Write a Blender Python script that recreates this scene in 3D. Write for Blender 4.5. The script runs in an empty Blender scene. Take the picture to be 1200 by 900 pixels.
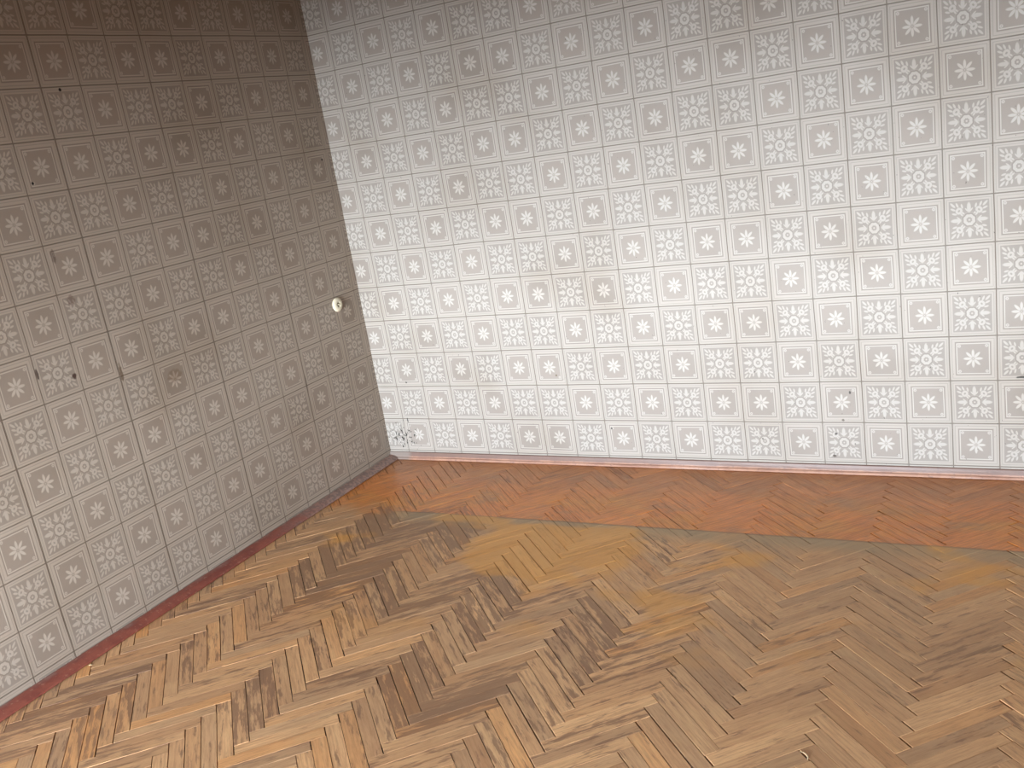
import bpy, bmesh, math, random
from mathutils import Matrix, Vector, Euler, noise
random.seed(7)
C = bpy.context.scene.collection
SC = bpy.context.scene

# ------------------------------------------------------------------ measures
U = 0.1767            # width of one printed wallpaper square (three to a 53 cm strip)
H = 1.0738 * U        # its height
Z0 = 0.3 * U          # height of the lowest printed line above the floor
ROOM_X, ROOM_Y, ROOM_Z = 4.30, -6.60, 2.62

# ------------------------------------------------------------------ camera
cam = bpy.data.cameras.new('camera')
co = bpy.data.objects.new('camera', cam); C.objects.link(co)
cam.sensor_width = 36.0
cam.lens = 1114.7 / 1200 * 36.0
co.matrix_world = Matrix.Translation((18.5167 * U, -23.5318 * U, 9.5248 * U + Z0)) @ Euler((1.3039, 0.1554, 0.4816), 'XYZ').to_matrix().to_4x4()
cam.clip_start = 0.02
SC.camera = co

# ------------------------------------------------------------------ sky, daylight, exposure
world = bpy.data.worlds.new('overcast_sky'); SC.world = world
world.use_nodes = True
wn = world.node_tree.nodes; wl = world.node_tree.links
bg = wn['Background']
tc = wn.new('ShaderNodeTexCoord'); sx = wn.new('ShaderNodeSeparateXYZ')
rmp = wn.new('ShaderNodeValToRGB')
wl.new(tc.outputs['Generated'], sx.inputs[0]); wl.new(sx.outputs['Z'], rmp.inputs[0])
rmp.color_ramp.elements[0].position = 0.0; rmp.color_ramp.elements[0].color = (0.88, 0.96, 1.04, 1)
rmp.color_ramp.elements[1].position = 0.75; rmp.color_ramp.elements[1].color = (0.22, 0.30, 0.44, 1)
wl.new(rmp.outputs[0], bg.inputs['Color'])
bg.inputs['Strength'].default_value = 10.0
WIN = (0.40, 2.35, 0.06, 1.74)       # window opening in the front wall: x0, x1, z0, z1
pl = bpy.data.lights.new('window_portal', 'AREA'); pl.shape = 'RECTANGLE'
pl.size = WIN[1] - WIN[0]; pl.size_y = WIN[3] - WIN[2]
pl.cycles.is_portal = True
po = bpy.data.objects.new('window_portal', pl); C.objects.link(po)
po.location = ((WIN[0] + WIN[1]) / 2, ROOM_Y - 0.28, (WIN[2] + WIN[3]) / 2)
po.rotation_euler = (math.radians(90), 0, 0)      # shines towards +y, into the room
SC.view_settings.view_transform = 'Standard'
SC.view_settings.look = 'None'
SC.view_settings.gamma = 1.0
SC.view_settings.use_curve_mapping = False
SC.view_settings.exposure = 3.86
SC.cycles.max_bounces = 10
SC.cycles.diffuse_bounces = 6

# ------------------------------------------------------------------ node helper
class NT:
    def __init__(s, name):
        s.m = bpy.data.materials.new(name); s.m.use_nodes = True
        s.t = s.m.node_tree; s.b = s.t.nodes['Principled BSDF']
    def n(s, typ, **kw):
        x = s.t.nodes.new(typ)
        for k, v in kw.items(): setattr(x, k, v)
        return x
    def put(s, sock, v):
        if isinstance(v, E): v = v.s
        if isinstance(v, bpy.types.NodeSocket): s.t.links.new(v, sock)
        elif v is not None: sock.default_value = v
    def math(s, op, a, b=None, c=None, clamp=False):
        x = s.n('ShaderNodeMath', operation=op); x.use_clamp = clamp
        s.put(x.inputs[0], a)
        if b is not None: s.put(x.inputs[1], b)
        if c is not None: s.put(x.inputs[2], c)
        return E(s, x.outputs[0])
    def mix(s, f, a, b, blend='MIX'):
        x = s.n('ShaderNodeMix', data_type='RGBA', blend_type=blend)
        s.put(x.inputs[0], f); s.put(x.inputs[6], a); s.put(x.inputs[7], b)
        return x.outputs[2]
    def noise(s, vec, scale, detail=2, rough=0.5):
        x = s.n('ShaderNodeTexNoise'); s.put(x.inputs['Vector'], vec)
        x.inputs['Scale'].default_value = scale; x.inputs['Detail'].default_value = detail
        x.inputs['Roughness'].default_value = rough
        return E(s, x.outputs['Fac'])
    def xyz(s, a, b, c=0.0):
        x = s.n('ShaderNodeCombineXYZ'); s.put(x.inputs[0], a); s.put(x.inputs[1], b); s.put(x.inputs[2], c)
        return x.outputs[0]
    def sep(s, v):
        x = s.n('ShaderNodeSeparateXYZ'); s.put(x.inputs[0], v)
        return [E(s, o) for o in x.outputs]
    def step(s, v, lo, hi):          # smooth 0..1 between lo and hi (hi may be below lo)
        x = s.n('ShaderNodeMapRange', interpolation_type='SMOOTHSTEP')
        s.put(x.inputs[0], v)
        a, b, r0, r1 = (lo, hi, 0.0, 1.0) if lo < hi else (hi, lo, 1.0, 0.0)
        x.inputs[1].default_value = a; x.inputs[2].default_value = b
        x.inputs[3].default_value = r0; x.inputs[4].default_value = r1
        return E(s, x.outputs[0])
    def bump(s, h, strength, dist):
        x = s.n('ShaderNodeBump'); s.put(x.inputs['Height'], h)
        x.inputs['Strength'].default_value = strength; x.inputs['Distance'].default_value = dist
        s.t.links.new(x.outputs[0], s.b.inputs['Normal'])
    def base(s, v): s.put(s.b.inputs['Base Color'], v)
    def rough(s, v): s.put(s.b.inputs['Roughness'], v)
class E:
    def __init__(s, t, k): s.t, s.s = t, k
    def __add__(a, b): return a.t.math('ADD', a, b)
    def __radd__(a, b): return a.t.math('ADD', a, b)
    def __sub__(a, b): return a.t.math('SUBTRACT', a, b)
    def __rsub__(a, b): return a.t.math('SUBTRACT', b, a)
    def __mul__(a, b): return a.t.math('MULTIPLY', a, b)
    __rmul__ = __mul__
    def __truediv__(a, b): return a.t.math('DIVIDE', a, b)
    def f(a, op, b=None): return a.t.math(op, a, b)
def rgb(r, g, b):                 # sRGB 0-255 to linear
    f = lambda c: (c / 12.92) if c <= 0.04045 else ((c + 0.055) / 1.055) ** 2.4
    return (f(r / 255), f(g / 255), f(b / 255), 1)

# ------------------------------------------------------------------ wallpaper (flat print: squares of rosettes and stars)
def wallpaper(name, spots=(), mould=None, tint=(0.475, 0.43, 0.380, 1)):
    t = NT(name)
    uv = t.n('ShaderNodeUVMap'); uv.uv_map = 'UVMap'
    su, sv, _ = t.sep(uv.outputs[0])
    at = t.n('ShaderNodeUVMap'); at.uv_map = 'wall'             # metres along the wall and up, for stains
    mu, mv, _ = t.sep(at.outputs[0])
    wob = (t.noise(at.outputs[0], 3.0, 1) - 0.5) * 0.035
    u = su + wob; v = sv + wob * 0.8
    fu, fv = u.f('FRACT') - 0.5, v.f('FRACT') - 0.5
    par = (u.f('FLOOR') + v.f('FLOOR')) * 0.5
    star = t.math('GREATER_THAN', par.f('FRACT'), 0.25)          # odd cells carry stars
    au, av = fu.f('ABSOLUTE'), fv.f('ABSOLUTE')
    a = au.f('MAXIMUM', av); q = au.f('MINIMUM', av)
    r = (au * au + av * av).f('SQRT')
    def band(x, lo, hi, s=0.006): return t.step(x, lo - s, lo + s) * t.step(x, hi + s, hi - s)
    def ell(px, py, cx, cy, deg, hl, hw, soft=0.5):
        c_, s_ = math.cos(math.radians(deg)), math.sin(math.radians(deg))
        dx, dy = px - cx, py - cy
        p1 = (dx * c_ + dy * s_) * (1 / hl); p2 = (dy * c_ - dx * s_) * (1 / hw)
        return t.step(p1 * p1 + p2 * p2, 1 + soft, 1 - soft)
    mx = lambda *l: (l[0] if len(l) == 1 else l[0].f('MAXIMUM', mx(*l[1:])))
    # rosette cell
    th = t.math('ARCTAN2', fv, fu)
    sc = t.math('PINGPONG', th, math.pi / 8)                     # folded angle, eight petals
    ring = band(r - sc * 0.03, 0.050, 0.112)
    px, py = r * sc.f('COSINE'), r * sc.f('SINE')
    dot = t.step(r, 0.026, 0.014)
    shade = band(r - sc * 0.03, 0.118, 0.135, 0.005) * (1 - star) * 0.45
    halo = band(r - (sc * 0.05), 0.142, 0.150, 0.005) * 0.4
    ros = mx(ring, dot, halo, ell(a, q, 0.262, 0, 0, 0.105, 0.040), ell(a, q, 0.205, 0, 0, 0.040, 0.045),
             ell(a, q, 0.215, 0.050, 38, 0.045, 0.014),
             ell(a, q, 0.325, 0.325, 45, 0.068, 0.023),
             band(((a - 0.205) * (a - 0.205) + (q - 0.195) * (q - 0.195)).f('SQRT'), 0.018, 0.066),
             ell(a, q, 0.320, 0.235, 25, 0.055, 0.021),
             ell(a, q, 0.295, 0.140, 15, 0.050, 0.020),
             ell(a, q, 0.150, 0.120, 50, 0.040, 0.018))
    # star cell
    st = mx(ell(px, py, 0.115, 0, 0, 0.085, 0.029), t.step(r, 0.016, 0.008),
            band(a, 0.328, 0.350),
            band((((au - 0.285) * (au - 0.285)) + ((av - 0.285) * (av - 0.285))).f('SQRT'), 0.010, 0.034) * 0.8)
    # borders: pale bands between thin lines
    bs = mx(t.step(a, 0.376, 0.386) * 0.80) * (1 - band(a, 0.432, 0.448, 0.004) * 0.75)
    br = mx(t.step(a, 0.400, 0.410) * 0.80) * (1 - band(a, 0.438, 0.452, 0.004) * 0.75)
    print_ = st * star + ros * (1 - star) * 0.82
    white = bs * star + br * (1 - star)
    dark = band(a, 0.355, 0.370, 0.005) * star * 0.55
    edge = t.step(a, 0.482, 0.493) * 0.85
    # stitched edge printed along the upright lines
    stitch = t.math('GREATER_THAN', (v * 46.0).f('FRACT'), 0.55) * band(au, 0.458, 0.474, 0.004)
    ground = t.mix(star, rgb(190, 182, 174), rgb(194, 184, 175))
    big = t.noise(at.outputs[0], 1.6, 3)
    ground = t.mix((big - 0.35) * 1.2, ground, rgb(170, 163, 157))
    fine = t.noise(t.xyz(mu * 40, mv * 300), 1.0, 2)
    col = t.mix(white, ground, rgb(224, 217, 208))
    col = t.mix(print_ * 0.92, col, rgb(236, 231, 224))
    col = t.mix(shade, col, rgb(158, 149, 140))
    col = t.mix(dark, col, rgb(158, 146, 136))
    col = t.mix(stitch * 0.35, col, rgb(150, 139, 130))
    col = t.mix(edge, col, rgb(128, 116, 105))
    # age: uneven yellowing
    col = t.mix(t.step(big, 0.45, 0.75) * 0.35, col, rgb(214, 199, 178), 'MULTIPLY')
    # grime with a shape of its own
    for (x, z, rx, rz, k, c3) in spots:
        n2 = t.noise(at.outputs[0], 60, 2)
        dx, dz = (mu - x) * (1 / rx), (mv - z) * (1 / rz)
        d = (dx * dx + dz * dz).f('SQRT') + (n2 - 0.5) * 1.1
        col = t.mix(t.step(d, 1.15, 0.65) * k, col, c3)
    if mould:
        x, z, rx, rz = mould
        dx, dz = (mu - x) * (1 / rx), (mv - z) * (1 / rz)
        d = t.step((dx * dx + dz * dz).f('SQRT'), 1.3, 0.2)
        n3 = t.noise(t.xyz(mu * 1.6, mv * 0.8), 55, 3, 0.65)
        col = t.mix(t.step(n3 + d * 0.16, 0.70, 0.74), col, rgb(58, 54, 48))
        n4 = t.noise(at.outputs[0], 75, 2, 0.6)
        low = t.step(mv, 0.16, 0.05) * t.step(mu, 1.2, 0.1)
        col = t.mix(t.step(n4 + low * 0.05, 0.74, 0.78) * 0.8, col, rgb(80, 72, 64))
    col = t.mix(1.0, col, tint, 'MULTIPLY')
    t.base(col)
    t.rough(0.60)
    t.b.inputs['Specular IOR Level'].default_value = 0.35
    t.bump(fine * 0.25 + print_ * 0.35 - edge * 1.0 + t.noise(at.outputs[0], 14, 2) * 1.2, 0.35, 0.0012)
    return t.m

# ------------------------------------------------------------------ wood, paint, plaster
def parquet_mat():
    t = NT('oak_parquet')
    uv = t.n('ShaderNodeUVMap'); uv.uv_map = 'UVMap'
    pu, pv, _ = t.sep(uv.outputs[0])                       # metres along and across the block
    oi = t.n('ShaderNodeObjectInfo')
    at = t.n('ShaderNodeAttribute'); at.attribute_name = 'block_tone'
    s1 = t.n('ShaderNodeSeparateColor'); t.t.links.new(oi.outputs['Color'], s1.inputs[0])
    s2 = t.n('ShaderNodeSeparateColor'); t.t.links.new(at.outputs['Color'], s2.inputs[0])
    tone = E(t, s1.outputs[0]) + E(t, s2.outputs[0])
    dirt = E(t, s1.outputs[1]) + E(t, s2.outputs[1])
    warm = E(t, s1.outputs[2]) + E(t, s2.outputs[2])
    geo = t.n('ShaderNodeNewGeometry')
    wx, wy, wz = t.sep(geo.outputs['Position'])
    seed = tone * 37.0 + warm * 11.0
    g1 = t.noise(t.xyz(pu * 9 + seed, pv * 150, seed), 1.0, 4, 0.6)
    g2 = t.noise(t.xyz(pu * 30 + seed, pv * 700, seed), 1.0, 2, 0.6)
    fig = t.noise(t.xyz(pu * 5 - seed, pv * 28, seed * 2), 1.0, 3, 0.6)
    light = t.mix(tone, rgb(178, 142, 110), rgb(226, 188, 146))
    light = t.mix(t.step(warm, 0.45, 1.0) * 0.60, light, rgb(222, 162, 98))
    light = t.mix(t.step(warm, 0.40, 0.0) * 0.40, light, rgb(166, 146, 124))
    wood = t.mix(t.step(g1, 0.38, 0.70) * 0.50, light, rgb(146, 108, 78))
    wood = t.mix(t.step(g2, 0.50, 0.75) * 0.32, wood, rgb(118, 84, 62))
    wood = t.mix(t.step(fig, 0.52, 0.70) * 0.30, wood, rgb(214, 182, 140))
    # dark remains of old finish that follow the grain, patch by patch
    st = t.noise(t.xyz(pu * 8 + seed * 3, pv * 52, seed), 1.0, 4, 0.66)
    wmask = t.noise(t.xyz(wx, wy), 2.6, 3)
    amt = dirt + (wmask - 0.5) * 0.5
    st2 = st + amt * 0.24
    wood = t.mix(t.step(st2, 0.61, 0.72) * 0.66, wood, rgb(100, 74, 64))
    speck = t.noise(geo.outputs['Position'], 90, 3, 0.7)
    wood = t.mix(t.step(speck, 0.66, 0.74) * 0.35, wood, rgb(96, 74, 58))
    cloud = t.noise(t.xyz(wx, wy, 4.0), 1.3, 4, 0.6)
    wood = t.mix(t.step(cloud, 0.38, 0.66) * 0.35, wood, rgb(156, 128, 102))
    # varnish that survived behind the old carpet edge, along the back wall
    wav = (t.noise(t.xyz(wx, 0.0), 3.0, 3) - 0.5) * 0.06
    ybd = wy + 0.672 + wav * t.step(wx, 1.0, 0.3)
    soft = t.step(ybd + (t.noise(geo.outputs['Position'], 9, 3) - 0.5) * 0.35, -0.12, 0.14)
    hard = t.step(ybd, -0.004, 0.006)
    lft = t.step(wx, 0.42, 0.62)
    varn = hard * lft + soft * (1 - lft)
    patchy = t.noise(t.xyz(wx * 1.0, wy * 2.2, 9.0), 2.6, 4, 0.6)
    strong = varn * (0.72 + t.step(patchy, 0.3, 0.6) * 0.28)
    amber = t.mix(t.step(patchy, 0.35, 0.7), rgb(214, 128, 56), rgb(200, 146, 78))
    amber = t.mix(t.step(wy + (patchy - 0.5) * 0.5, -0.46, -0.12) * 0.7, amber, rgb(156, 126, 104))  # greyer near the wall: wear plus the wall's reflection put into the colour
    worn2 = t.noise(t.xyz(wx * 1.4, wy * 2.0, 21.0), 4.5, 4, 0.65)
    amber = t.mix(t.step(worn2, 0.54, 0.68) * 0.6, amber, rgb(152, 122, 96))
    amber = t.mix(t.step(g1, 0.38, 0.64) * 0.6, amber, rgb(132, 74, 38))
    amber = t.mix(t.step(g2, 0.45, 0.75) * 0.35, amber, rgb(110, 62, 40))
    amber = t.mix(tone * 0.35, amber, rgb(226, 150, 84))
    amber = t.mix(t.step(st2, 0.68, 0.78) * 0.5, amber, rgb(92, 56, 40))
    col = t.mix(strong, wood, amber)
    # greyed rub line just outside the carpet edge, golden varnish islands beyond it
    rub = t.step(ybd, -0.16, -0.03) * (1 - hard) * lft
    col = t.mix(rub * (0.35 + t.step(patchy, 0.3, 0.6) * 0.4), col, rgb(150, 138, 116))
    line = t.step(ybd.f('ABSOLUTE') + (speck - 0.5) * 0.006, 0.009, 0.003) * lft
    col = t.mix(line * 0.45, col, rgb(84, 62, 46))
    isl = t.noise(t.xyz(wx * 0.9, wy * 1.6, 2.0), 2.4, 3) + t.step(((wx - 1.55) * (wx - 1.55) + (wy + 0.93) * (wy + 0.93) * 5.0).f('SQRT'), 1.0, 0.1) * 0.22
    gold = t.step(isl, 0.56, 0.68) * t.step(wy, -1.9, -1.1) * (1 - varn)
    col = t.mix(gold * 0.6, col, rgb(206, 152, 70))
    col = t.mix(1.0, col, (1.06, 0.955, 0.80, 1), 'MULTIPLY')
    t.base(col)
    t.rough(0.56 - varn * 0.20 - gold * 0.06 + (speck - 0.5) * 0.15)
    t.b.inputs['Specular IOR Level'].default_value = 0.45
    t.bump(g1 * 0.5 + g2 * 0.3 - t.step(st2, 0.66, 0.76) * 0.4, 0.25, 0.0012)
    return t.m
def skirting_mat(name, c1, c2, wear, red=False):
    t = NT(name)
    geo = t.n('ShaderNodeNewGeometry')
    x, y, z = t.sep(geo.outputs['Position'])
    n1 = t.noise(geo.outputs['Position'], 14, 4, 0.65)
    n2 = t.noise(geo.outputs['Position'], 60, 3, 0.6)
    col = t.mix(t.step(n1, 0.40, 0.62), c1, c2)
    col = t.mix(t.step(n2, 0.60, 0.68) * 0.7, col, wear)
    if red:      # the far end is rubbed down to grey dusty wood
        far = t.step(y + (n1 - 0.5) * 0.5, -1.15, -0.55)
        col = t.mix(far * 0.85, col, t.mix(t.step(n2, 0.4, 0.6), rgb(150, 124, 112), rgb(112, 98, 90)))
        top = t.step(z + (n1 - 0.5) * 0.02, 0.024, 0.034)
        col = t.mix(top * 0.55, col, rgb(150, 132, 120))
    else:
        col = t.mix(t.step(z + (n1 - 0.5) * 0.006, 0.016, 0.024) * 0.8, col, rgb(96, 78, 72))  # upper part darker: shade above the light-catching lip put into the colour
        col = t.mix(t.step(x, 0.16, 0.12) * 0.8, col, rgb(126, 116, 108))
    t.base(col); t.rough(0.5)
    t.bump(n2, 0.4, 0.001)
    return t.m
def plain(name, c, r=0.7, c2=None, scale=8):
    t = NT(name)
    tcn = t.n('ShaderNodeTexCoord')
    n = t.noise(tcn.outputs['Object'], scale, 3)
    t.base(t.mix(n, c, c2 or tuple(0.88 * k for k in c[:3]) + (1,))); t.rough(r)
    return t.m

BROWN = rgb(96, 66, 52)
left_spots = [   # distance from the corner, height, half sizes, strength, colour
    (1.839, 1.065, 0.011, 0.013, 0.9, rgb(84, 52, 44)),
    (1.762, 1.349, 0.018, 0.022, 0.45, rgb(110, 74, 66)),
    (1.628, 1.014, 0.008, 0.042, 0.7, rgb(110, 84, 54)),
    (1.987, 1.117, 0.006, 0.022, 0.8, rgb(74, 54, 48)),
    (1.785, 1.527, 0.009, 0.030, 0.5, rgb(84, 56, 48)),
    (1.367, 0.923, 0.040, 0.030, 0.40, rgb(128, 100, 66)),
    (0.570, 0.635, 0.004, 0.050, 0.6, rgb(100, 84, 70)),
    (1.558, 2.130, 0.006, 0.006, 1.0, rgb(30, 18, 14)),
    (1.784, 1.801, 0.006, 0.006, 1.0, rgb(30, 18, 14)),
    (0.087, 1.712, 0.007, 0.007, 0.9, rgb(40, 26, 20)),
]
back_spots = [
    (3.218, 0.444, 0.022, 0.005, 0.9, rgb(52, 48, 44)),
    (2.554, 0.383, 0.005, 0.008, 0.9, rgb(70, 66, 60)),
    (2.517, 0.255, 0.008, 0.006, 0.8, rgb(110, 96, 84)),
    (2.154, 0.160, 0.004, 0.006, 0.8, rgb(96, 88, 80)),
    (2.470, 0.083, 0.009, 0.006, 0.9, rgb(96, 84, 74)),
    (2.484, 0.190, 0.007, 0.007, 0.8, rgb(70, 62, 58)),
    (1.400, 0.200, 0.005, 0.006, 0.9, rgb(70, 62, 58)),
    (1.135, 0.483, 0.006, 0.006, 0.7, rgb(120, 104, 70)),
    (0.200, 0.457, 0.006, 0.006, 0.9, rgb(64, 56, 50)),
    (0.161, 0.235, 0.004, 0.016, 0.9, rgb(50, 46, 42)),
]
M = dict(
    paper_left=wallpaper('wallpaper_left', left_spots),  # browner tint than the back paper: warm bounced light put into its colour
    paper_back=wallpaper('wallpaper_back', back_spots, mould=(0.11, 0.14, 0.14, 0.10), tint=(0.468, 0.460, 0.444, 1)),
    oak=parquet_mat(),
    subfloor=plain('subfloor_dust', rgb(40, 31, 25), 0.9),
    plaster=plain('wall_plaster', rgb(96, 66, 42), 0.85),
    ceiling=plain('ceiling_boards', rgb(104, 56, 24), 0.9),
    frame=plain('window_paint', rgb(196, 192, 184), 0.5),
    red=skirting_mat('red_skirting_paint', rgb(128, 68, 54), rgb(112, 56, 46), rgb(146, 102, 84), red=True),
    pink=skirting_mat('pink_skirting_paint', rgb(160, 122, 102), rgb(146, 110, 94), rgb(118, 92, 82)),
    cream=plain('cream_plastic', rgb(216, 208, 184), 0.35, rgb(202, 194, 168), 60),
    hole=plain('dark_recess', rgb(30, 27, 23), 0.9),
    steel=plain('rusty_nail', rgb(52, 38, 30), 0.6),
    outside=plain('yard_ground', rgb(92, 88, 80), 0.9),
)

# ------------------------------------------------------------------ mesh helpers
def link(name, me, mat=None, parent=None):
    o = bpy.data.objects.new(name, me); C.objects.link(o)
    if mat and me and not me.materials: me.materials.append(mat)
    if parent: o.parent = parent
    return o
def from_bm(name, bm, mat, parent=None):
    me = bpy.data.meshes.new(name); bmesh.ops.recalc_face_normals(bm, faces=bm.faces)
    bm.to_mesh(me); bm.free()
    return link(name, me, mat, parent)
def boxes(name, lst, mat, parent=None):
    bm = bmesh.new()
    for (x0, x1, y0, y1, z0, z1) in lst:
        r = bmesh.ops.create_cube(bm, size=1)
        for v in r['verts']:
            v.co = Vector(((x0 + x1) / 2 + v.co.x * (x1 - x0), (y0 + y1) / 2 + v.co.y * (y1 - y0), (z0 + z1) / 2 + v.co.z * (z1 - z0)))
    return from_bm(name, bm, mat, parent)

# ------------------------------------------------------------------ room shell
T = 0.22
floor = boxes('floor', [(-0.001, ROOM_X, ROOM_Y, 0.001, -0.10, -0.0145)], M['subfloor'])
wall_back = boxes('wall_back', [(-T, ROOM_X + T, 0.0, T, -0.10, ROOM_Z)], M['plaster'])
wall_left = boxes('wall_left', [(-T, 0.0, ROOM_Y, 0.0, -0.10, ROOM_Z)], M['plaster'])
wall_right = boxes('wall_right', [(ROOM_X, ROOM_X + T, ROOM_Y, 0.0, -0.10, ROOM_Z)], M['plaster'])
w0, w1, wz0, wz1 = WIN
wall_front = boxes('wall_front', [(-T, w0, ROOM_Y - 0.3, ROOM_Y, -0.10, ROOM_Z), (w1, ROOM_X + T, ROOM_Y - 0.3, ROOM_Y, -0.10, ROOM_Z),
                                  (w0, w1, ROOM_Y - 0.3, ROOM_Y, -0.10, wz0), (w0, w1, ROOM_Y - 0.3, ROOM_Y, wz1, ROOM_Z)], M['plaster'])
ceiling = boxes('ceiling', [(-T, ROOM_X + T, ROOM_Y - 0.3, T, ROOM_Z, ROOM_Z + 0.2)], M['ceiling'])
fy0, fy1 = ROOM_Y - 0.22, ROOM_Y - 0.16
window = boxes('window_1', [(w0, w0 + 0.06, fy0, fy1, wz0, wz1), (w1 - 0.06, w1, fy0, fy1, wz0, wz1),
                            (w0, w1, fy0, fy1, wz0, wz0 + 0.06), (w0, w1, fy0, fy1, wz1 - 0.06, wz1),
                            ((w0 + w1) / 2 - 0.03, (w0 + w1) / 2 + 0.03, fy0, fy1, wz0, wz1)], M['frame'])
ground = boxes('trim_1', [(-60, 60, -90, ROOM_Y - 0.35, -9.2, -9.0)], M['outside'])
sky_blocker = boxes('unseen_sky_blocker', [(-1.5, ROOM_X + 1.5, ROOM_Y - 2.3, ROOM_Y - 0.3, 2.45, 2.60), (-1.5, ROOM_X + 1.5, ROOM_Y - 2.3, ROOM_Y - 0.3, -0.25, -0.10)], M['plaster'])  # unseen slabs outside, added to keep high sky light off the floor
for o in (sky_blocker, floor, wall_back, wall_left, wall_right, wall_front, ceiling, window, ground): o['kind'] = 'structure'

# ------------------------------------------------------------------ wallpaper strips: thin sheets with a little bulge, hung edge to edge
def strip(parent, mat, side, s0, s1, u0, zb, zt, phase, seed, ragged=0.0):
    """s0..s1: metres along the wall from the corner; u0: printed-square coordinate at s0."""
    bm = bmesh.new(); uvl = bm.loops.layers.uv.new('UVMap'); wvl = bm.loops.layers.uv.new('wall')
    nx = max(2, round((s1 - s0) / 0.045)); nz = 56
    rnd = random.Random(seed)
    th = 0.0005
    grid = []
    for j in range(nz + 1):
        row = []
        for i in range(nx + 1):
            fs, fz = i / nx, j / nz
            s = s0 + (s1 - s0) * fs
            z = zb + (zt - zb) * fz
            if j == 0 and ragged: z += rnd.uniform(-ragged, ragged * 0.6)
            inner = min(1.0, 5 * fs, 5 * (1 - fs))
            d = th + inner * 0.0009 * max(0.0, noise.noise(Vector((s * 2.3 + seed, z * 2.6, 0.3))) + 0.3)
            if inner == 0: s += (0.0003 if i == 0 else -0.0003)
            row.append((bm.verts.new((s, -d, z) if side == 'back' else (d, -s, z)), s, z))
        grid.append(row)
    sg = 1 if side == 'back' else -1
    def face(l):
        f = bm.faces.new([x[0] for x in l]); f.smooth = True
        for lp, x in zip(f.loops, l):
            lp[uvl].uv = (u0 + sg * (x[1] - s0) / U, (x[2] - Z0) / H + phase + 40)
            lp[wvl].uv = (x[1], x[2])
    for j in range(nz):
        for i in range(nx):
            l = [grid[j][i], grid[j][i + 1], grid[j + 1][i + 1], grid[j + 1][i]]
            face(l if side == 'back' else l[::-1])
    # turned edges down to the wall along the two uprights and the hem
    def rim(line):
        line = [(bm.verts.new(x[0].co), x[1], x[2]) for x in line]
        low = [(bm.verts.new(((x[0].co.x, 0.0, x[0].co.z) if side == 'back' else (0.0, x[0].co.y, x[0].co.z))), x[1], x[2]) for x in line]
        for k in range(len(line) - 1): face([line[k], line[k + 1], low[k + 1], low[k]])
    rim([r[0] for r in grid]); rim([r[-1] for r in grid]); rim(grid[0])
    me = bpy.data.meshes.new('wallpaper_strip'); bm.to_mesh(me); bm.free()
    return link('wallpaper_strip', me, mat, parent)
zt = ROOM_Z - 0.002
OB, OL = 0.2621 * U, 0.2377 * U
edges = [0.0] + [(c * U - OB) for c in range(3, 27, 3) if c * U - OB < ROOM_X] + [ROOM_X]
for k in range(len(edges) - 1):
    c0 = 3 * k if k else OB / U
    ph = 1 if 6 <= 3 * k < 12 else 0
    strip(wall_back, M['paper_back'], 'back', edges[k], edges[k + 1], c0 + 60, Z0 - 0.012, zt, ph, 11 + k)
strip(wall_left, M['paper_left'], 'left', 0.0, OL, OB / U + 60, Z0 - 0.03, zt, 0, 77, 0.008)
edges = [OL + e * U * 1.0046 for e in range(0, 30, 3) if OL + e * U < -ROOM_Y] + [-ROOM_Y]
for k in range(len(edges) - 1):
    # square e spans u = -e-1 .. -e ; star where (e + row) even, for e 6..8 odd
    ph = 1 if k == 2 else 0
    strip(wall_left, M['paper_left'], 'left', edges[k], edges[k + 1], 60 - 3 * k, Z0 - 0.036, zt, ph, 31 + k, 0.011)
strip(wall_right, M['paper_left'], 'left', 0.0, -ROOM_Y, 60, Z0, zt, 0, 91)
# the right wall's sheet is mirrored into place
rs = [o for o in wall_right.children][0]
rs.location = (ROOM_X, 0, 0); rs.scale = (-1, 1, 1)

# ------------------------------------------------------------------ skirting boards
def sweep(name, prof, length, side, mat, seed, step=0.05):
    """prof: (distance from wall, height) from the wall round to the floor."""
    bm = bmesh.new(); rows = []
    n = int(length / step)
    for i in range(n + 1):
        s = length * i / n
        row = []
        for k, (d, z) in enumerate(prof):
            w = noise.noise(Vector((s * 3.1, k * 0.7, seed))) * 0.0016 + noise.noise(Vector((s * 17, k * 1.7, seed))) * 0.0007
            dd = d + (w if d > 0.001 else 0); zz = z + (w * 0.7 if z > 0.001 else 0)
            row.append(bm.verts.new((s, -dd, zz) if side == 'back' else (dd, -s, zz)))
        rows.append(row)
    for i in range(n):
        for k in range(len(prof) - 1):
            f = bm.faces.new((rows[i][k], rows[i][k + 1], rows[i + 1][k + 1], rows[i + 1][k])); f.smooth = False
    bm.faces.new(rows[0]); bm.faces.new(rows[-1])
    o = from_bm(name, bm, mat); o['kind'] = 'structure'
    return o
sweep('baseboard_back', [(0.0005, 0.044), (0.004, 0.0445), (0.009, 0.041), (0.012, 0.030), (0.0135, 0.017), (0.016, 0.0145), (0.020, 0.0135), (0.0225, 0.010), (0.0225, 0.003), (0.018, 0.0005), (0.0005, 0.0005)], ROOM_X, 'back', M['pink'], 1.0)
sweep('baseboard_left', [(0.0005, 0.026), (0.010, 0.0265), (0.030, 0.022), (0.052, 0.013), (0.058, 0.009), (0.058, 0.0035), (0.050, 0.0005), (0.0005, 0.0005)], -ROOM_Y, 'left', M['red'], 5.0)

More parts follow.
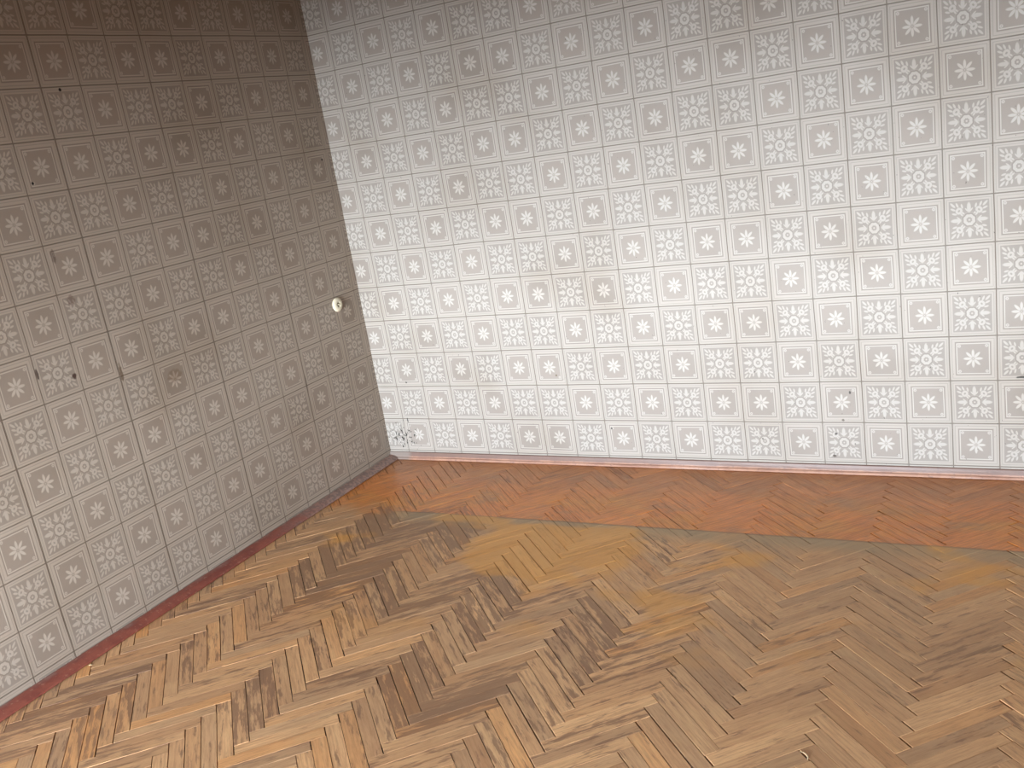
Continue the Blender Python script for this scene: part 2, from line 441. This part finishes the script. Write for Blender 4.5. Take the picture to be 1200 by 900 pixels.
# ------------------------------------------------------------------ herringbone parquet
Wd = 0.0711 / math.sqrt(2); Ln = 0.474 / math.sqrt(2)
R2 = math.sqrt(2)
ax, ay = 2.936, -1.615            # a measured tooth: upper left end corner of one rising block
a0, b0 = (ax + ay) / R2, (ax - ay) / R2
def xy(a, b): return ((a + b) / R2, (a - b) / R2)
BLOT = [(0.70, -1.35, 0.20), (0.55, -1.20, 0.14), (1.30, -1.45, 0.16), (1.05, -1.35, 0.14), (1.95, -1.42, 0.12), (1.40, -1.90, 0.15), (0.95, -2.15, 0.14),
        (0.75, -0.72, 0.20), (0.45, -0.85, 0.16), (1.75, -1.95, 0.14), (2.0, -1.6, 0.10), (3.1, -1.35, 0.16), (0.25, -2.3, 0.15), (1.65, -2.05, 0.12),
        (0.95, -0.90, 0.16), (2.45, -1.30, 0.12), (1.10, -0.12, 0.10), (1.45, -1.25, 0.10), (3.3, -1.75, 0.12), (0.12, -2.6, 0.2)]
def tone_of(x, y, rnd):
    tone = min(1, max(0, rnd.gauss(0.5, 0.24)))
    dirt = 0.14 + 0.50 * rnd.random() ** 2
    for bx, by, br in BLOT: dirt += 0.95 * math.exp(-((x - bx) ** 2 + (y - by) ** 2) / (br * br)) * rnd.uniform(0.4, 1.1)
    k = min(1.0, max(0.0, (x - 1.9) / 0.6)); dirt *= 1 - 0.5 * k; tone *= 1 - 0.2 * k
    tone *= 0.40 + 0.60 * min(1.0, max(0.0, (x - 0.2) / 1.2))  # tone painted darker towards the left to offset the window's light there
    warm = min(1, max(0, rnd.gauss(0.42 - 0.10 * (x > 2.2), 0.25)))
    return tone, min(dirt, 1.3), warm
def clip(poly, x0, x1, y0, y1):
    for ax_, lim, sgn in ((0, x0, 1), (0, x1, -1), (1, y0, 1), (1, y1, -1)):
        out = []
        for i in range(len(poly)):
            p, q = poly[i], poly[(i + 1) % len(poly)]
            dp, dq = sgn * (p[ax_] - lim), sgn * (q[ax_] - lim)
            if dp >= 0: out.append(p)
            if (dp >= 0) != (dq >= 0):
                k = dp / (dp - dq); out.append((p[0] + k * (q[0] - p[0]), p[1] + k * (q[1] - p[1])))
        poly = out
        if len(poly) < 3: return []
    return poly
CH = 0.0006
def prism(bm, poly, z, tilt, axis, uvl, cl, col):
    """a block: poly is its outline (x, y), top at z, chamfered; axis = unit vector along the grain."""
    cx = sum(p[0] for p in poly) / len(poly); cy = sum(p[1] for p in poly) / len(poly)
    def shrink(p, d):
        dx, dy = cx - p[0], cy - p[1]; l = max(1e-6, math.hypot(dx, dy)); 
        return (p[0] + dx / l * d, p[1] + dy / l * d)
    zt_ = lambda p: z + tilt[0] * (p[0] - cx) + tilt[1] * (p[1] - cy)
    top = [bm.verts.new((*shrink(p, CH * 1.4), zt_(p))) for p in poly]
    mid = [bm.verts.new((*p, zt_(p) - CH)) for p in poly]
    bot = [bm.verts.new((*p, -0.0135)) for p in poly]
    fs = [bm.faces.new(top)]
    n = len(poly)
    for i in range(n):
        j = (i + 1) % n
        fs.append(bm.faces.new((mid[i], mid[j], top[j], top[i])))
        fs.append(bm.faces.new((bot[i], bot[j], mid[j], mid[i])))
    for f in fs:
        for lp in f.loops:
            dx, dy = lp.vert.co.x - cx, lp.vert.co.y - cy
            lp[uvl].uv = (dx * axis[0] + dy * axis[1], -dx * axis[1] + dy * axis[0])
            if cl is not None: lp[cl] = col
def outline(kind, i, j, ga, gb, sh):
    # i steps the series along (1,1) in the block frame, j moves by one period
    if kind == 0:   # rising block
        a, b, la, lb = a0 + i * Wd + j * Ln, b0 - i * Wd + j * Ln, Ln, Wd
    else:
        a, b, la, lb = a0 - Wd + i * Wd + j * Ln, b0 + Wd - Ln - i * Wd + j * Ln, Wd, Ln
    g1_, g2_ = (ga, gb) if kind == 0 else (gb, ga)
    return [(a + g1_ + (sh if kind else 0), b + g2_ + (0 if kind else sh)), (a + la - g1_ + (sh if kind else 0), b + g2_ + (0 if kind else sh)),
            (a + la - g1_ + (sh if kind else 0), b + lb - g2_ + (0 if kind else sh)), (a + g1_ + (sh if kind else 0), b + lb - g2_ + (0 if kind else sh))]
# eye for ranking how large a block shows
Minv = co.matrix_world.inverted()
def px(p):
    q = Minv @ Vector((p[0], p[1], 0.0))
    if q.z > -0.05: return None
    return (600 + 1114.7 * q.x / -q.z, 450 - 1114.7 * q.y / -q.z)
def shown(poly):
    pts = [px(p) for p in poly]
    if any(p is None for p in pts): return 0
    c = clip(pts, 0, 1200, 0, 900)
    return abs(sum(c[k][0] * c[(k + 1) % len(c)][1] - c[(k + 1) % len(c)][0] * c[k][1] for k in range(len(c)))) / 2 if c else 0
rect = (0.004, ROOM_X - 0.004, ROOM_Y + 0.004, -0.004)
blocks = []
for kind in (0, 1):
    for j in range(-9, 6):
        for i in range(-90, 90):
            full = outline(kind, i, j, 0, 0, 0)
            w = [xy(*p) for p in full]
            cxm = sum(p[0] for p in w) / 4; cym = sum(p[1] for p in w) / 4
            if not (-0.4 < cxm < ROOM_X + 0.4 and ROOM_Y - 0.4 < cym < 0.4): continue
            c = clip(w, *rect)
            if not c: continue
            ar = abs(sum(c[k][0] * c[(k + 1) % len(c)][1] - c[(k + 1) % len(c)][0] * c[k][1] for k in range(len(c)))) / 2
            if ar < 0.0006: continue
            whole = ar > Ln * Wd * 0.999
            rnd = random.Random(hash((kind, i, j)))
            blocks.append((shown(c), kind, i, j, whole, cxm, cym, rnd))
blocks.sort(key=lambda b: -b[0])
VAR = []
for k in range(32):               # thirty-two block shapes, slightly different joints and tilts, shared by the whole blocks
    rr = random.Random(100 + k)
    fall = k >= 16
    gw = rr.choice([0.0008, 0.0012, 0.0017, 0.0024] if fall else [0.0003, 0.0004, 0.0006]); gl = rr.choice([0.0003, 0.0006, 0.0010] if fall else [0.0010, 0.0018, 0.0028])
    bm = bmesh.new(); uvl = bm.loops.layers.uv.new('UVMap')
    hl, hw = Ln / 2 - gl, Wd / 2 - gw
    prism(bm, [(-hl, -hw), (hl, -hw), (hl, hw), (-hl, hw)], 0.0, (rr.uniform(-0.0016, 0.0016), rr.uniform(-0.006, 0.006)), (1, 0), uvl, None, None)
    bmesh.ops.recalc_face_normals(bm, faces=bm.faces)
    me = bpy.data.meshes.new('parquet_block'); bm.to_mesh(me); bm.free(); me.materials.append(M['oak']); VAR.append(me)
rest = bmesh.new(); ruv = rest.loops.layers.uv.new('UVMap'); rcl = rest.loops.layers.float_color.new('block_tone')
for rank, (sh_, kind, i, j, whole, cxm, cym, rnd) in enumerate(blocks):
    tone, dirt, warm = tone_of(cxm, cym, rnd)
    axis = (1 / R2, 1 / R2) if kind == 0 else (1 / R2, -1 / R2)
    dz = rnd.uniform(-0.0006, 0.0004)
    if rank < 298:
        if whole:
            o = link('parquet_block', VAR[rnd.randrange(16) + 16 * kind], None, floor)
            o.location = (cxm, cym, dz); o.rotation_euler = (0, 0, math.pi / 4 if kind == 0 else -math.pi / 4)
        else:
            c = clip([xy(*p) for p in outline(kind, i, j, 0.0005, 0.0005, 0)], *rect)
            ox, oy = c[0]
            bm = bmesh.new(); uvl = bm.loops.layers.uv.new('UVMap')
            prism(bm, [(p[0] - ox, p[1] - oy) for p in c], 0.0, (0, 0), axis, uvl, None, None)
            o = from_bm('parquet_block', bm, M['oak'], floor); o.location = (ox, oy, dz)
        if whole and kind == 0 and cxm > 2.55: o.scale = (1 - 0.016 * rnd.random(), 1, 1)
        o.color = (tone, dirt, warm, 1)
    else:
        g = rnd.choice([0.0006, 0.0010, 0.0016]) if kind else rnd.choice([0.0003, 0.0004, 0.0007])
        c = clip([xy(*p) for p in outline(kind, i, j, rnd.choice([0.0004, 0.001, 0.002]) if kind == 0 else g, g, 0)], *rect)
        if c: prism(rest, c, dz, (rnd.uniform(-0.004, 0.004), rnd.uniform(-0.004, 0.004)), axis, ruv, rcl, (tone, dirt, warm, 1))
ro = from_bm('parquet_blocks', rest, M['oak'], floor)
ro['kind'] = 'stuff'; ro.color = (0, 0, 0, 1)

# ------------------------------------------------------------------ small things on the left wall
def lathe(name, prof, mat, parent=None, n=40):
    bm = bmesh.new(); rings = []
    for r, h in prof:
        rings.append([bm.verts.new((h, r * math.cos(2 * math.pi * k / n), r * math.sin(2 * math.pi * k / n))) for k in range(n)])
    for a_, b_ in zip(rings, rings[1:]):
        for k in range(n):
            f = bm.faces.new((a_[k], a_[(k + 1) % n], b_[(k + 1) % n], b_[k])); f.smooth = True
    bm.faces.new(rings[0]); bm.faces.new(rings[-1])
    return from_bm(name, bm, mat, parent)
root = bpy.data.objects.new('outlet_cover', None); C.objects.link(root)
root.location = (0.0012, -0.210, 0.961)
root['label'] = 'small round cream outlet cover with a hole, on the shaded wall near the corner'
root['category'] = 'outlet cover'
lathe('cover_disc', [(0.036, 0.0), (0.038, 0.003), (0.038, 0.007), (0.035, 0.011), (0.026, 0.0145), (0.016, 0.016), (0.0135, 0.015), (0.012, 0.010), (0.0115, 0.004)], M['cream'], root)
lathe('socket_recess', [(0.0112, 0.0045), (0.0112, 0.0052), (0.004, 0.0055)], M['hole'], root)
lathe('cord_stub', [(0.0045, 0.0056), (0.0045, 0.017), (0.003, 0.019)], M['cream'], root, 16)

# ------------------------------------------------------------------ crumbs on the floor
def shaving(name, pts, r, label, cat):
    bm = bmesh.new(); rings = []
    for k, p in enumerate(pts):
        a = Vector(pts[max(0, k - 1)]); b = Vector(pts[min(len(pts) - 1, k + 1)]); d = (b - a).normalized()
        s_ = Vector((-d.y, d.x, 0)).normalized(); u_ = d.cross(s_)
        w = r * (0.35 + 0.65 * math.sin(math.pi * (k + 0.5) / len(pts)))
        rings.append([bm.verts.new(Vector(p) + s_ * w * x + u_ * 0.35 * w * y) for x, y in ((1, 0), (0.4, 1), (-0.4, 1), (-1, 0), (-0.4, -1), (0.4, -1))])
    for a, b in zip(rings, rings[1:]):
        for k in range(6): bm.faces.new((a[k], a[(k + 1) % 6], b[(k + 1) % 6], b[k]))
    bm.faces.new(rings[0]); bm.faces.new(rings[-1])
    o = from_bm(name, bm, M['chip']); o['label'] = label; o['category'] = cat
    return o
M['chip'] = plain('pale_wood_chip', rgb(206, 184, 146), 0.7)
sp = shaving('wood_splinter', [(0, 0, 0.0), (0.010, -0.002, 0.001), (0.019, -0.008, 0.001), (0.025, -0.018, 0.001), (0.026, -0.028, 0.0)], 0.0022,
             'pale curved wood splinter lying on the worn parquet at the lower right', 'splinter')
sp.location = (2.702, -1.957, 0.0016)
cr = shaving('paint_chip', [(-0.006, 0, 0), (0, 0.002, 0.001), (0.006, 0.005, 0)], 0.004,
             'small pale paint chip on the floor against the red skirting board', 'chip')
cr.location = (0.072, -2.170, 0.0024)
